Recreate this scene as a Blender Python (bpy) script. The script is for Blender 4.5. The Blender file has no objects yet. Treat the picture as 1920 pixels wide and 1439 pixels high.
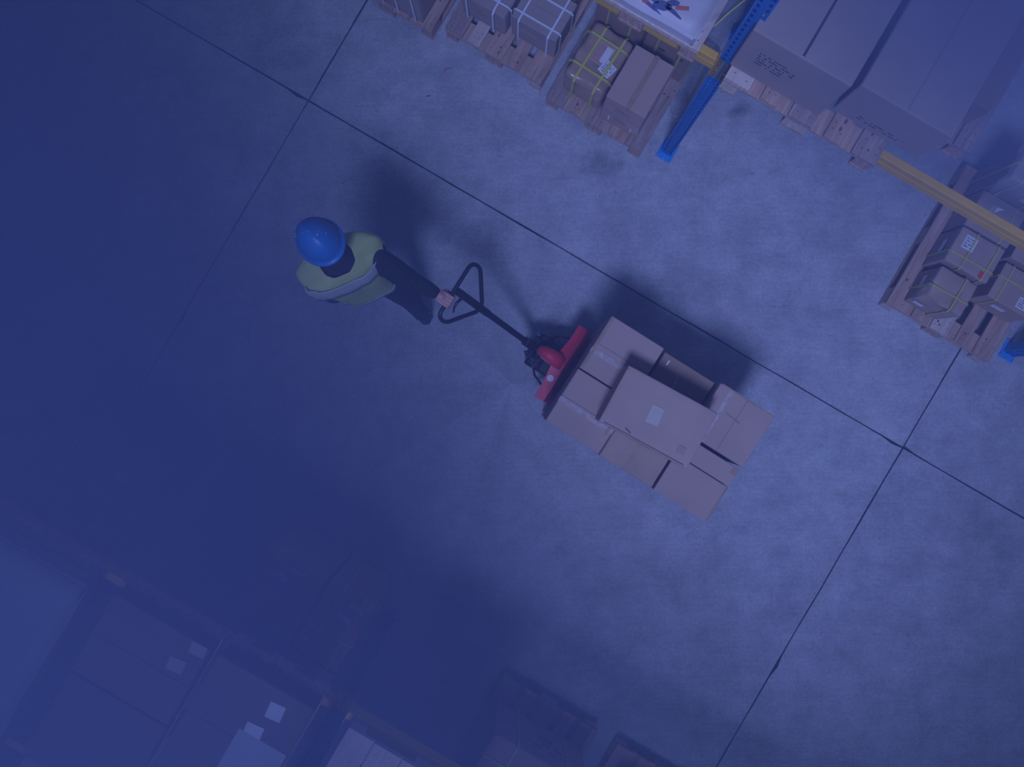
import bpy, bmesh, math, random
from mathutils import Vector, Matrix, noise
random.seed(7)
S = bpy.context.scene
COL = S.collection
PI = math.pi

# ---------------------------------------------------------------- camera, world, lights, exposure
H, F = 6.0, 1470.0
cd = bpy.data.cameras.new('camera'); cam = bpy.data.objects.new('camera', cd); COL.objects.link(cam)
cam.location = (0, 0, H); cam.rotation_euler = (0, 0, 0)
cd.sensor_width = 36; cd.lens = F / 1920 * 36; cd.clip_start = 0.05
S.camera = cam
S.view_settings.view_transform = 'Standard'; S.view_settings.look = 'None'
S.view_settings.gamma = 1; S.view_settings.use_curve_mapping = False
S.view_settings.exposure = 0.0
w = bpy.data.worlds.new('world'); S.world = w; w.use_nodes = True
bg = w.node_tree.nodes['Background']; bg.inputs[0].default_value = (0.30, 0.42, 1.0, 1); bg.inputs[1].default_value = 0.12

def area(name, loc, target, size, power, color):
    l = bpy.data.lights.new(name, 'AREA'); l.shape = 'SQUARE'; l.size = size; l.energy = power; l.color = color
    o = bpy.data.objects.new(name, l); COL.objects.link(o); o.location = loc
    o.rotation_euler = (Vector(target) - Vector(loc)).to_track_quat('-Z', 'Y').to_euler()
    return o
def spot(name, loc, target, power, color, ang, radius, blend=1.0):
    l = bpy.data.lights.new(name, 'SPOT'); l.energy = power; l.color = color; l.spot_size = math.radians(ang); l.spot_blend = blend; l.shadow_soft_size = radius
    o = bpy.data.objects.new(name, l); COL.objects.link(o); o.location = loc
    o.rotation_euler = (Vector(target) - Vector(loc)).to_track_quat('-Z', 'Y').to_euler(); return o
spot('hall_lamp', (-1.6, -5.6, 13.5), (.85, 1.8, 0), 7900, (0.345, 0.445, 1.03), 49, 1.45)
S.cycles.use_denoising = True
S.cycles.max_bounces = 6; S.cycles.volume_bounces = 1; S.cycles.volume_max_steps = 64
S.cycles.volume_step_rate = 1.0

# ---------------------------------------------------------------- frames of reference
TH = math.radians(30.3)
U = Vector((math.cos(TH), -math.sin(TH), 0)); V = Vector((math.sin(TH), math.cos(TH), 0))
def P(u, v, z=0): return U * u + V * v + Vector((0, 0, z))

# ---------------------------------------------------------------- materials
def mat(name, color, rough=.7, metal=0, var=0, scale=8, stretch=(1, 1, 1), color2=None, bump=0, bscale=40, coat=0, fine=0):
    m = bpy.data.materials.new(name); m.use_nodes = True
    nt = m.node_tree; b = nt.nodes['Principled BSDF']
    b.inputs['Roughness'].default_value = rough; b.inputs['Metallic'].default_value = metal
    if coat: b.inputs['Coat Weight'].default_value = coat
    c = tuple(color) + (1,)
    tc = nt.nodes.new('ShaderNodeTexCoord'); mp = nt.nodes.new('ShaderNodeMapping')
    mp.inputs['Scale'].default_value = stretch
    nt.links.new(tc.outputs['Object'], mp.inputs[0])
    n = nt.nodes.new('ShaderNodeTexNoise'); n.inputs['Scale'].default_value = scale; n.inputs['Detail'].default_value = 6
    nt.links.new(mp.outputs[0], n.inputs['Vector'])
    r = nt.nodes.new('ShaderNodeValToRGB')
    c2 = tuple(color2) + (1,) if color2 else tuple(x * (1 - var) for x in color) + (1,)
    r.color_ramp.elements[0].position = .32; r.color_ramp.elements[1].position = .68
    r.color_ramp.elements[0].color = c2; r.color_ramp.elements[1].color = c
    nt.links.new(n.outputs[0], r.inputs[0]); nt.links.new(r.outputs[0], b.inputs['Base Color'])
    if bump:
        n2 = nt.nodes.new('ShaderNodeTexNoise'); n2.inputs['Scale'].default_value = bscale; n2.inputs['Detail'].default_value = 4
        nt.links.new(mp.outputs[0], n2.inputs['Vector'])
        bp = nt.nodes.new('ShaderNodeBump'); bp.inputs['Strength'].default_value = bump; bp.inputs['Distance'].default_value = .01
        nt.links.new(n2.outputs[0], bp.inputs['Height']); nt.links.new(bp.outputs[0], b.inputs['Normal'])
    return m

M = {}
M['card'] = mat('cardboard', (.50, .36, .27), .8, var=.18, scale=5, bump=.15, bscale=25)
M['card_pink'] = mat('cardboard_light', (.53, .37, .30), .75, var=.12, scale=3, bump=.12, bscale=18)
M['card_grey'] = mat('cardboard_grey', (.40, .32, .28), .8, var=.12, scale=4, bump=.1, bscale=20)
M['card_dark'] = mat('cardboard_brown_shaded', (.36, .24, .17), .8, var=.22, scale=5, bump=.2, bscale=25)  # brown cardboard, also the shaded tone of the carton behind the top box
M['tape'] = mat('brown_tape', (.46, .32, .22), .35, var=.2, scale=12)
M['clear_tape'] = mat('clear_tape', (.60, .52, .48), .25, var=.3, scale=30, color2=(.48, .35, .28))
M['label'] = mat('paper_label', (.78, .78, .78), .7, var=.06, scale=9)
M['ink'] = mat('print_ink', (.05, .04, .05), .7)
M['red_ink'] = mat('red_print', (.55, .14, .12), .7)
M['red_tape'] = mat('red_mark', (.75, .04, .05), .6)
M['wood'] = mat('pallet_wood', (.62, .42, .31), .8, scale=6, stretch=(7, .6, 4), color2=(.40, .25, .18), bump=.3, bscale=30)
M['wood_pale'] = mat('pale_wood', (.72, .60, .50), .8, scale=6, stretch=(7, .6, 4), color2=(.55, .43, .35), bump=.3, bscale=30)
M['wood_old'] = mat('weathered_wood', (.48, .36, .30), .85, scale=7, stretch=(7, .6, 4), color2=(.28, .20, .17), bump=.35, bscale=30)
M['knot'] = mat('wood_knot', (.16, .09, .06), .9)
M['nail'] = mat('nail_head', (.12, .11, .12), .5, metal=.5)
M['white_strap'] = mat('white_strap', (.80, .82, .88), .45, var=.08)
M['yellow_strap'] = mat('yellow_strap', (.62, .62, .12), .45, var=.15)
M['rack_blue'] = mat('blue_enamel', (.005, .33, .85), .45, var=.15, scale=10)
M['rack_yellow'] = mat('yellow_enamel', (.74, .45, .06), .5, var=.12, scale=10)
M['steel'] = mat('zinc_steel', (.65, .66, .68), .35, metal=.8)
M['black'] = mat('black_enamel', (.018, .018, .02), .4)
M['rubber'] = mat('black_rubber', (.02, .02, .022), .8)
M['red'] = mat('red_enamel', (.80, .03, .06), .5, var=.1, scale=8)
M['white_sheet'] = mat('white_sheet', (.56, .53, .54), .55, var=.08, scale=4, bump=.2, bscale=8)
M['print_blue'] = mat('blue_print', (.12, .14, .30), .6, var=.2)
M['helmet'] = mat('blue_plastic', (.005, .19, .53), .42, var=.05, coat=.08)
M['scratch'] = mat('worn_plastic', (.75, .6, .55), .6)
M['jacket'] = mat('black_cloth', (.016, .016, .02), .9, var=.3, scale=14, bump=.3, bscale=20)
M['trouser'] = mat('dark_cloth', (.02, .02, .025), .9, var=.3, scale=14, bump=.3, bscale=20)
M['vest'] = mat('yellow_vest', (.54, .62, .20), .8, var=.2, scale=10, bump=.35, bscale=14)
M['reflect'] = mat('reflective_band', (.46, .50, .42), .55, var=.15, scale=10)
M['rack_blue_dim'] = mat('blue_enamel_dim', (.008, .07, .26), .5, var=.15, scale=10)  # same blue enamel, dimness of the lower racking put into its colour
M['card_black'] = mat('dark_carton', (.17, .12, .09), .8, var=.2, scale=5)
M['card_brown'] = mat('brown_carton', (.52, .33, .23), .8, var=.2, scale=5, bump=.2, bscale=20)
M['sheet_dim'] = mat('thin_paper', (.45, .45, .47), .6)
M['grey_sheet'] = mat('grey_sheet', (.32, .32, .34), .6, var=.1, scale=4)
M['skin'] = mat('skin', (.66, .36, .27), .55, var=.1, scale=20)
M['hair'] = mat('hair', (.03, .02, .015), .7)
M['eye'] = mat('eye_white', (.8, .8, .8), .2)
M['boot'] = mat('boot_leather', (.03, .025, .02), .6)
M['wrap_brown'] = mat('wrapped_brown', (.50, .34, .24), .35, var=.3, scale=5, stretch=(1, 1, 1), bump=.5, bscale=22, coat=.3)

def film_mat():
    m = bpy.data.materials.new('stretch_film'); m.use_nodes = True; nt = m.node_tree; b = nt.nodes['Principled BSDF']
    b.inputs['Base Color'].default_value = (.8, .82, .88, 1); b.inputs['Roughness'].default_value = .15
    b.inputs['Alpha'].default_value = .16
    return m
M['film'] = film_mat()
M['pale_label'] = mat('pale_label', (.58, .52, .42), .7, var=.1)

def floor_mat():
    m = bpy.data.materials.new('concrete'); m.use_nodes = True; nt = m.node_tree; N = nt.nodes; L = nt.links; b = N['Principled BSDF']
    tc = N.new('ShaderNodeTexCoord')
    def noi(scale, detail, stretch=(1, 1, 1), rot=0, rough=.55):
        mp = N.new('ShaderNodeMapping'); mp.inputs['Scale'].default_value = stretch; mp.inputs['Rotation'].default_value = (0, 0, rot)
        L.new(tc.outputs['Object'], mp.inputs[0])
        n = N.new('ShaderNodeTexNoise'); n.inputs['Scale'].default_value = scale; n.inputs['Detail'].default_value = detail
        n.inputs['Roughness'].default_value = rough
        L.new(mp.outputs[0], n.inputs['Vector']); return n
    def ramp(src, p0, p1, c0, c1):
        r = N.new('ShaderNodeValToRGB'); r.color_ramp.elements[0].position = p0; r.color_ramp.elements[1].position = p1
        r.color_ramp.elements[0].color = (c0, c0, c0, 1); r.color_ramp.elements[1].color = (c1, c1, c1, 1)
        L.new(src, r.inputs[0]); return r.outputs[0]
    def mul(a, bb, f=1.0):
        x = N.new('ShaderNodeMixRGB'); x.blend_type = 'MULTIPLY'; x.inputs[0].default_value = f
        L.new(a, x.inputs[1]); L.new(bb, x.inputs[2]); return x.outputs[0]
    big = ramp(noi(.55, 7, rough=.62).outputs[0], .35, .62, .78, 1.0)
    mid = ramp(noi(3.0, 8, rough=.7).outputs[0], .34, .62, .76, 1.02)
    fine = ramp(noi(45, 4, rough=.6).outputs[0], .3, .7, .80, 1.08)
    swirl = ramp(noi(7, 7, rough=.75).outputs[0], .36, .60, .88, 1.03)
    brush = ramp(noi(5, 3, (.5, 10, 1), TH).outputs[0], .30, .62, .93, 1.02)
    spots = ramp(noi(16, 3).outputs[0], .24, .31, .62, 1.0)
    scr = ramp(noi(4, 2, (.35, 8, 1), TH + .04).outputs[0], .25, .28, .78, 1.0)
    col = mul(mul(mul(mul(mul(big, mid), fine), swirl), spots), scr)
    col = mul(col, brush)
    # worn stains and darker patches with a place and shape of their own
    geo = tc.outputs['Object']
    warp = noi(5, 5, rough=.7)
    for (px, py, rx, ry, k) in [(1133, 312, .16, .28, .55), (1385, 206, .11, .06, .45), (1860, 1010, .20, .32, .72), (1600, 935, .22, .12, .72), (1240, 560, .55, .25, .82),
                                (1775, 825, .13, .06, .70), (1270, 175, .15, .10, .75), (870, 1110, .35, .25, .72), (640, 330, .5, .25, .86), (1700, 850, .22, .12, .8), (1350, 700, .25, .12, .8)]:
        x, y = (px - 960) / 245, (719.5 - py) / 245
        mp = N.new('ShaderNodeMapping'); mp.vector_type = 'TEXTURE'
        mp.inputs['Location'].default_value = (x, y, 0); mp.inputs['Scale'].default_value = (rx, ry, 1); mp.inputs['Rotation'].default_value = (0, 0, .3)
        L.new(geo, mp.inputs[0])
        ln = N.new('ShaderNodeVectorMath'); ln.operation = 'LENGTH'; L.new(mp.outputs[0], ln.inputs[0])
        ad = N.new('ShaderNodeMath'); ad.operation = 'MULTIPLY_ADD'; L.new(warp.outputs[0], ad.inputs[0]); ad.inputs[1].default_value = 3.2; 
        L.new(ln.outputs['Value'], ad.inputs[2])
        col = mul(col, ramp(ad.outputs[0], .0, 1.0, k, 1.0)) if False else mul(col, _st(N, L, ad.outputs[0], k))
    tint = N.new('ShaderNodeMixRGB'); tint.blend_type = 'MULTIPLY'; tint.inputs[0].default_value = 1
    L.new(col, tint.inputs[1]); tint.inputs[2].default_value = (.60, .61, .64, 1)
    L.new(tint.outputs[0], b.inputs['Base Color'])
    b.inputs['Roughness'].default_value = .55
    bp = N.new('ShaderNodeBump'); bp.inputs['Strength'].default_value = .12; bp.inputs['Distance'].default_value = .01
    L.new(noi(60, 4).outputs[0], bp.inputs['Height']); L.new(bp.outputs[0], b.inputs['Normal'])
    return m
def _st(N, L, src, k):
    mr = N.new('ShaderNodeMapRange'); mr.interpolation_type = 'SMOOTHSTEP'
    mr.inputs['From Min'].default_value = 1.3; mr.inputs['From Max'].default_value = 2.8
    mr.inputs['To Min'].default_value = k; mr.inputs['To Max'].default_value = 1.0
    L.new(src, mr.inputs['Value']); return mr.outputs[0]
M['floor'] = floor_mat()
M['joint'] = mat('joint_filler', (.035, .035, .04), .9, var=.3, scale=20)

# ---------------------------------------------------------------- mesh helpers
def obj(name, bm, m, parent=None, smooth=False):
    me = bpy.data.meshes.new(name)
    bmesh.ops.recalc_face_normals(bm, faces=bm.faces)
    bm.to_mesh(me); bm.free()
    if smooth:
        for p in me.polygons: p.use_smooth = True
    if m is not None: me.materials.append(M[m] if isinstance(m, str) else m)
    o = bpy.data.objects.new(name, me); COL.objects.link(o)
    if parent: o.parent = parent
    return o
def thing(name, label, cat, loc=(0, 0, 0), rotz=0, group=None):
    o = bpy.data.objects.new(name, None); COL.objects.link(o); o.empty_display_size = .1
    o.location = loc; o.rotation_euler = (0, 0, rotz); tag(o, label, cat, group); return o
def tag(o, label, cat, group=None, kind=None):
    o['label'] = label; o['category'] = cat
    if group: o['group'] = group
    if kind: o['kind'] = kind
def box(bm, x0, x1, y0, y1, z0, z1, mtx=None, bev=0, seg=1):
    vs = [bm.verts.new((x, y, z)) for z in (z0, z1) for y in (y0, y1) for x in (x0, x1)]
    fs = [bm.faces.new([vs[i] for i in q]) for q in ((0, 2, 3, 1), (4, 5, 7, 6), (0, 1, 5, 4), (2, 6, 7, 3), (0, 4, 6, 2), (1, 3, 7, 5))]
    if bev:
        es = list({e for f in fs for e in f.edges})
        r = bmesh.ops.bevel(bm, geom=es, offset=bev, segments=seg, affect='EDGES', profile=.5)
        vs = list({v for f in r['faces'] for v in f.verts} | {v for v in vs if v.is_valid})
    if mtx is not None:
        for v in vs: v.co = mtx @ v.co
    return vs
def B(*a, **k):
    bm = bmesh.new(); box(bm, *a, **k); return bm
def tube(bm, pts, r, n=10, closed=False, caps=True):
    pts = [Vector(p) for p in pts]; rings = []; N = len(pts)
    rr = r if isinstance(r, (list, tuple)) else [r] * N
    ref = None
    for i, p in enumerate(pts):
        a = pts[(i - 1) % N] if (closed or i > 0) else p
        b = pts[(i + 1) % N] if (closed or i < N - 1) else p
        d = (b - a).normalized()
        if ref is None:
            ref = Vector((0, 0, 1)) if abs(d.z) < .9 else Vector((1, 0, 0))
        x = ref - d * ref.dot(d); x.normalize(); y = d.cross(x); ref = x
        rings.append([bm.verts.new(p + (x * math.cos(t) + y * math.sin(t)) * rr[i]) for t in [2 * PI * k / n for k in range(n)]])
    for i in range(N if closed else N - 1):
        A, C = rings[i], rings[(i + 1) % N]
        for k in range(n): bm.faces.new((A[k], A[(k + 1) % n], C[(k + 1) % n], C[k]))
    if caps and not closed:
        bm.faces.new(rings[0][::-1]); bm.faces.new(rings[-1])
def ellipsoid(bm, c, r, rot=None, seg=16, rings=10):
    m = Matrix.Translation(Vector(c)) @ (rot.to_4x4() if rot else Matrix.Identity(4)) @ Matrix.Diagonal((r[0], r[1], r[2], 1))
    bmesh.ops.create_uvsphere(bm, u_segments=seg, v_segments=rings, radius=1, matrix=m)
def capsule(bm, a, b, ra, rb, n=12):
    a, b = Vector(a), Vector(b); d = b - a; L = d.length; d.normalize()
    pts, rs = [], []
    for t in (-.98, -.8, -.45, 0): pts.append(a + d * ra * t); rs.append(ra * math.sqrt(1 - t * t))
    for t in (0, .45, .8, .98): pts.append(b + d * rb * t); rs.append(rb * math.sqrt(1 - t * t))
    tube(bm, pts, rs, n)
def prism(bm, poly, z0, z1):
    a = [bm.verts.new((x, y, z0)) for x, y in poly]; b = [bm.verts.new((x, y, z1)) for x, y in poly]
    n = len(poly); bm.faces.new(a[::-1]); bm.faces.new(b)
    for i in range(n): bm.faces.new((a[i], a[(i + 1) % n], b[(i + 1) % n], b[i]))

# ---------------------------------------------------------------- the hall: floor slabs and joints
base = obj('floor', B(-16, 16, -16, 16, -.12, -.018), 'joint'); base['kind'] = 'structure'
J0 = Vector(((1693 - 960) / 245, (719.5 - 840) / 245, 0))
ju, jv = J0.dot(U), J0.dot(V)
SU, SV = 5.27, 5.27
for i in range(-3, 2):
    for j in range(-3, 3):
        bm = bmesh.new(); g = .006
        u0, u1, v0, v1 = ju + i * SU + g, ju + (i + 1) * SU - g, jv + j * SV + g, jv + (j + 1) * SV - g
        n = 60; ring = []
        def wob(t, k): return .005 * noise.noise(Vector((t * 3, k * 7.3, i * 3 + j))) + (.012 if noise.noise(Vector((t * 6.1, k, 9.2))) > .55 else 0)
        for k in range(n): ring.append((u0 + (u1 - u0) * k / n, v0 + wob(u0 + (u1 - u0) * k / n, 1)))
        for k in range(n): ring.append((u1 - wob(v0 + (v1 - v0) * k / n, 2), v0 + (v1 - v0) * k / n))
        for k in range(n): ring.append((u1 - (u1 - u0) * k / n, v1 - wob(k * .1, 3)))
        for k in range(n): ring.append((u0 + wob(k * .1, 4), v1 - (v1 - v0) * k / n))
        pts = [tuple((U * a + V * b)[:2]) for a, b in ring]
        prism(bm, pts[::-1], -.018, 0)
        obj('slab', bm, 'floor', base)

# ---------------------------------------------------------------- pallets
def pallet(label, u0, v0, z=0, W=.8, D=1.2, woods=('wood', 'wood', 'wood_old', 'wood', 'wood'), group=None, rotz=-TH, origin=None, seed=0, ws=None):
    """front left corner at u0, v0; deck boards run away from the aisle"""
    rnd = random.Random(seed)
    loc = origin if origin is not None else P(u0, v0, z)
    t = thing('pallet', label, 'pallet', loc, rotz, group)
    ws = ws or [.145, .10, .145, .10, .145]; gap = (W - sum(ws)) / (len(ws) - 1); x = 0
    for k, wd in enumerate(ws):
        j = rnd.uniform(-.006, .006)
        o = obj('deck_board', B(x, x + wd, j, D + j, .122, .144, bev=.002), woods[k], t)
        bm = bmesh.new()
        for yy in (.05, .10, D / 2 - .03, D / 2 + .03, D - .05, D - .1):
            for xx in (x + .03, x + wd - .03):
                bmesh.ops.create_circle(bm, cap_ends=True, segments=6, radius=.004, matrix=Matrix.Translation((xx + rnd.uniform(-.008, .008), yy + rnd.uniform(-.01, .01), .1448)))
        obj('nail_heads', bm, 'nail', o)['kind'] = 'stuff'
        bm = bmesh.new()
        for q in range(rnd.randint(2, 5)):
            bmesh.ops.create_circle(bm, cap_ends=True, segments=8, radius=1, matrix=Matrix.Translation((x + rnd.uniform(.02, wd - .02), rnd.uniform(.03, D * .6), .1446)) @ Matrix.Diagonal((rnd.uniform(.005, .009), rnd.uniform(.006, .014), 1, 1)))
        obj('knots', bm, 'knot', o)['kind'] = 'stuff'
        x += wd + gap
    for y0 in (0, D / 2 - .0725, D - .145):
        obj('cross_board', B(0, W, y0, y0 + .145, .100, .122, bev=.002), woods[(seed + int(y0 * 5)) % 5], t)
        for x0, bw in ((0, .10), (W / 2 - .0725, .145), (W - .10, .10)):
            obj('block', B(x0 + .002, x0 + bw - .002, y0 + .002, y0 + .143, .022, .100, bev=.003), 'wood_pale' if rnd.random() < .4 else 'wood', t)
    for x0, bw in ((0, .10), (W / 2 - .0725, .145), (W - .10, .10)):
        obj('bottom_board', B(x0, x0 + bw, 0, D, 0, .022, bev=.002), 'wood', t)
    return t

# ---------------------------------------------------------------- cartons
def face_quad(face, w, d, h, cx, cy, sx, sy, t=.0015, off=.0008, rot=0):
    """thin plate centred at cx, cy on a face (unit fractions of the face, -.5..+.5)"""
    if face == 'top': o = Vector((cx * w, cy * d, h)); X, Y, Nn = Vector((1, 0, 0)), Vector((0, 1, 0)), Vector((0, 0, 1))
    elif face == 'front': o = Vector((cx * w, -d / 2, h / 2 + cy * h)); X, Y, Nn = Vector((1, 0, 0)), Vector((0, 0, 1)), Vector((0, -1, 0))
    elif face == 'back': o = Vector((cx * w, d / 2, h / 2 + cy * h)); X, Y, Nn = Vector((-1, 0, 0)), Vector((0, 0, 1)), Vector((0, 1, 0))
    elif face == 'left': o = Vector((-w / 2, cx * d, h / 2 + cy * h)); X, Y, Nn = Vector((0, -1, 0)), Vector((0, 0, 1)), Vector((-1, 0, 0))
    else: o = Vector((w / 2, cx * d, h / 2 + cy * h)); X, Y, Nn = Vector((0, 1, 0)), Vector((0, 0, 1)), Vector((1, 0, 0))
    c, s = math.cos(rot), math.sin(rot)
    return o + Nn * off, X * c + Y * s, Y * c - X * s, Nn
def plate(bm, o, X, Y, Nn, sx, sy, t):
    m = Matrix((X, Y, Nn)).transposed().to_4x4(); m = Matrix.Translation(o) @ m
    box(bm, -sx / 2, sx / 2, -sy / 2, sy / 2, 0, t, m)
def marks(bm, o, X, Y, Nn, sx, sy, rows, rnd, t=.0008, dens=.85):
    rh = sy / rows
    for r in range(rows):
        y = sy / 2 - rh * (r + .5); x = -sx / 2
        stop = sx / 2 - rnd.random() * sx * .35
        while x < stop:
            cw = rh * .35 * rnd.uniform(.6, 1.2)
            if rnd.random() < dens:
                hh = rh * rnd.uniform(.35, .6)
                plate(bm, o + X * (x + cw / 2) + Y * (y + rnd.uniform(-.05, .05) * rh), X, Y, Nn, cw * .8, hh, t)
            x += cw * 1.25 if rnd.random() < .82 else cw * 2.6
def carton(label, cu, cv, z, w, d, h, m='card', rot=0, flaps=None, tape=None, straps=(), smat='yellow_strap', labels=(), text=(), group=None,
           bev=.006, lump=.0, loc=None, rotz=-TH, name='carton', crush=None, sw=.014, tapemat='tape'):
    rnd = random.Random(hash((round(cu, 3), round(cv, 3), round(h, 3))) & 0xffff)
    t = thing(name, label, 'box', loc if loc is not None else P(cu, cv, z), rotz + rot, group)
    bm = bmesh.new()
    box(bm, -w / 2, w / 2, -d / 2, d / 2, 0, h)
    bmesh.ops.bevel(bm, geom=bm.edges[:], offset=bev, segments=3, affect='EDGES', profile=.5)
    if lump or crush:
        bmesh.ops.subdivide_edges(bm, edges=[e for e in bm.edges if e.calc_length() > .05], cuts=9, use_grid_fill=True)
    if lump:
        for v in bm.verts:
            if v.co.z < .02: continue
            q = v.co * 9 + Vector((cu * 5, cv * 5, 0)); nn = noise.noise_vector(q)
            v.co += Vector((nn.x, nn.y, nn.z)) * lump * min(1, v.co.z / h * 1.5)
    if crush:   # pushed-in corner: (sx, sy, amount)
        for v in bm.verts:
            k = max(0, 1 - ((v.co - Vector((crush[0] * w / 2, crush[1] * d / 2, h))).length / (.5 * min(w, d))))
            v.co += Vector((-crush[0], -crush[1], -1.2)) * crush[2] * k
    obj('body', bm, m, t, smooth=lump > 0)
    if flaps:        # two closed top flaps with a slit between them
        g = flaps[1] / 2
        for s in (-1, 1):
            bm = bmesh.new()
            e = .004
            if flaps[0] == 'y':
                x0, x1 = (-w / 2 + e, -g) if s < 0 else (g, w / 2 - e)
                box(bm, x0, x1, -d / 2 + e, d / 2 - e, h - .001, h + .005, bev=.002)
            else:
                y0, y1 = (-d / 2 + e, -g) if s < 0 else (g, d / 2 - e)
                box(bm, -w / 2 + e, w / 2 - e, y0, y1, h - .001, h + .005, bev=.002)
            obj('flap', bm, m, t)
        if flaps[1] > .004:
            bm = bmesh.new()
            if flaps[0] == 'y': box(bm, -g, g, -d / 2 + .01, d / 2 - .01, h, h + .0012)
            else: box(bm, -w / 2 + .01, w / 2 - .01, -g, g, h, h + .0012)
            obj('slit', bm, 'ink', t)
    ht = h + (.0055 if flaps else 0)
    if tape:
        axis, pos, tw = tape[:3]
        bm = bmesh.new(); L1 = w if axis == 'x' else d; e = .0012
        def ring(a0, a1, z0, z1):
            if axis == 'x': box(bm, a0, a1, pos - tw / 2, pos + tw / 2, z0, z1)
            else: box(bm, pos - tw / 2, pos + tw / 2, a0, a1, z0, z1)
        ring(-L1 / 2, L1 / 2, ht, ht + e); ring(-L1 / 2 - e, -L1 / 2, ht - .07, ht); ring(L1 / 2, L1 / 2 + e, ht - .07, ht)
        obj('tape', bm, tapemat, t)
    for axis, pos in straps:
        bm = bmesh.new(); L1 = (w if axis == 'x' else d) / 2; e = .0055 + lump * .8 + (.0055 if flaps else 0) + (.0022 if axis == 'y' else 0); a = pos - sw / 2; b = pos + sw / 2; c = bev * .6
        pr = [(-L1 - e, .0), (-L1 - e, h - c), (-L1 + c, h + e), (L1 - c, h + e), (L1 + e, h - c), (L1 + e, 0)]
        inn = [(-L1 - e + .004, .0), (-L1 - e + .004, h - c - .002), (-L1 + c + .002, h + e - .004), (L1 - c - .002, h + e - .004), (L1 + e - .004, h - c - .002), (L1 + e - .004, 0)]
        def vv(p, k): return bm.verts.new((p[0], k, p[1]) if axis == 'x' else (k, p[0], p[1]))
        oa = [vv(p, a) for p in pr]; ob = [vv(p, b) for p in pr]; ia = [vv(p, a) for p in inn]; ib = [vv(p, b) for p in inn]
        for k in range(5):
            bm.faces.new((oa[k], oa[k + 1], ob[k + 1], ob[k])); bm.faces.new((ia[k], ib[k], ib[k + 1], ia[k + 1]))
            bm.faces.new((oa[k], ia[k], ia[k + 1], oa[k + 1])); bm.faces.new((ob[k], ob[k + 1], ib[k + 1], ib[k]))
        obj('strap', bm, smat, t)
    for li, lb in enumerate(labels):
        face, cx, cy, sx, sy = lb[:5]; lm = lb[5] if len(lb) > 5 else 'label'; rt = lb[6] if len(lb) > 6 else 0
        hh = ht if face == 'top' else h
        o, X, Y, Nn = face_quad(face, w, d, hh, cx, cy, sx, sy, rot=rt, off=.0008 + lump * .5 + li * .0018)
        bm = bmesh.new(); plate(bm, o, X, Y, Nn, sx, sy, .0012); lo = obj('paper_label' if lm == 'label' else 'sticker', bm, lm, t)
        if lm == 'label' and len(lb) > 7:
            bm = bmesh.new(); marks(bm, o + Nn * .0013, X, Y, Nn, sx * .8, sy * .8, lb[7], rnd); obj('printed_text', bm, 'ink', lo)['kind'] = 'stuff'
    for tx in text:
        face, cx, cy, sx, sy, rows = tx[:6]
        o, X, Y, Nn = face_quad(face, w, d, ht if face == 'top' else h, cx, cy, sx, sy, off=.0004 + lump * .5 + (.0022 if labels else 0))
        bm = bmesh.new(); marks(bm, o, X, Y, Nn, sx, sy, rows, rnd); po = obj('printed_text', bm, tx[6] if len(tx) > 6 else 'ink', t); po['kind'] = 'stuff'
    return t
def cbox(label, u0, u1, v0, v1, z0, z1, **k):
    return carton(label, (u0 + u1) / 2, (v0 + v1) / 2, z0, u1 - u0, v1 - v0, z1 - z0, **k)

# ---------------------------------------------------------------- racking
def post_mesh(hh, width=.09, depth=.07, slots=True):
    bm = bmesh.new(); xs = [-width / 2, -.034, -.018, .018, .034, width / 2]
    pitch = .05; nrow = int(hh / pitch); zs = []
    for k in range(nrow): zs += [k * pitch, k * pitch + .010, k * pitch + .036]
    zs.append(nrow * pitch)
    grid = [[bm.verts.new((x, 0, z)) for x in xs] for z in zs]
    for r in range(len(zs) - 1):
        hole = slots and r % 3 == 1
        for c in range(5):
            if hole and c in (1, 3): continue
            bm.faces.new((grid[r][c], grid[r][c + 1], grid[r + 1][c + 1], grid[r + 1][c]))
    ext = bmesh.ops.solidify(bm, geom=bm.faces[:], thickness=.003)
    for s in (-1, 1):
        x0 = s * width / 2
        box(bm, min(x0, x0 - s * .003), max(x0, x0 - s * .003), -.001, depth, 0, nrow * pitch)
        box(bm, min(x0, x0 - s * .02), max(x0, x0 - s * .02), depth, depth + .003, 0, nrow * pitch)
    return bm
def upright(label, u, v, sgn, hh=3.3, group='blue rack uprights', rear=1.05):
    pm = 'rack_blue' if sgn > 0 else 'rack_blue_dim'
    t = thing('rack_upright', label, 'rack upright', P(u, v, 0), -TH + (0 if sgn > 0 else PI), group)
    for name, y in (('front_post', 0), ('rear_post', rear)):
        p = obj(name, post_mesh(hh), pm, t)
        p.location = (0, y, .006)
        bm = B(-.062, .062, y - .05, y + .105, 0, .006, bev=.001); bpn = obj('base_plate', bm, pm, t)
        bm = bmesh.new()
        for xx, yy in ((-.052, -.035), (.052, -.035), (-.052, .09), (.052, .09), (.0, -.038)):
            bmesh.ops.create_cone(bm, cap_ends=True, segments=6, radius1=.008, radius2=.007, depth=.012, matrix=Matrix.Translation((xx, y + yy, .012)))
        obj('anchor_bolts', bm, 'steel', bpn)['kind'] = 'stuff'
    z = .2; k = 0
    while z + .5 < hh:
        bm = bmesh.new(); a, b = (.075, rear) if k % 2 == 0 else (rear, .075)
        tube(bm, [(0, a, z), (0, b, z + .5)], .012, 8); obj('brace', bm, pm, t); z += .5; k += 1
    return t
BH0, BH1 = 1.55, 1.67
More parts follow.
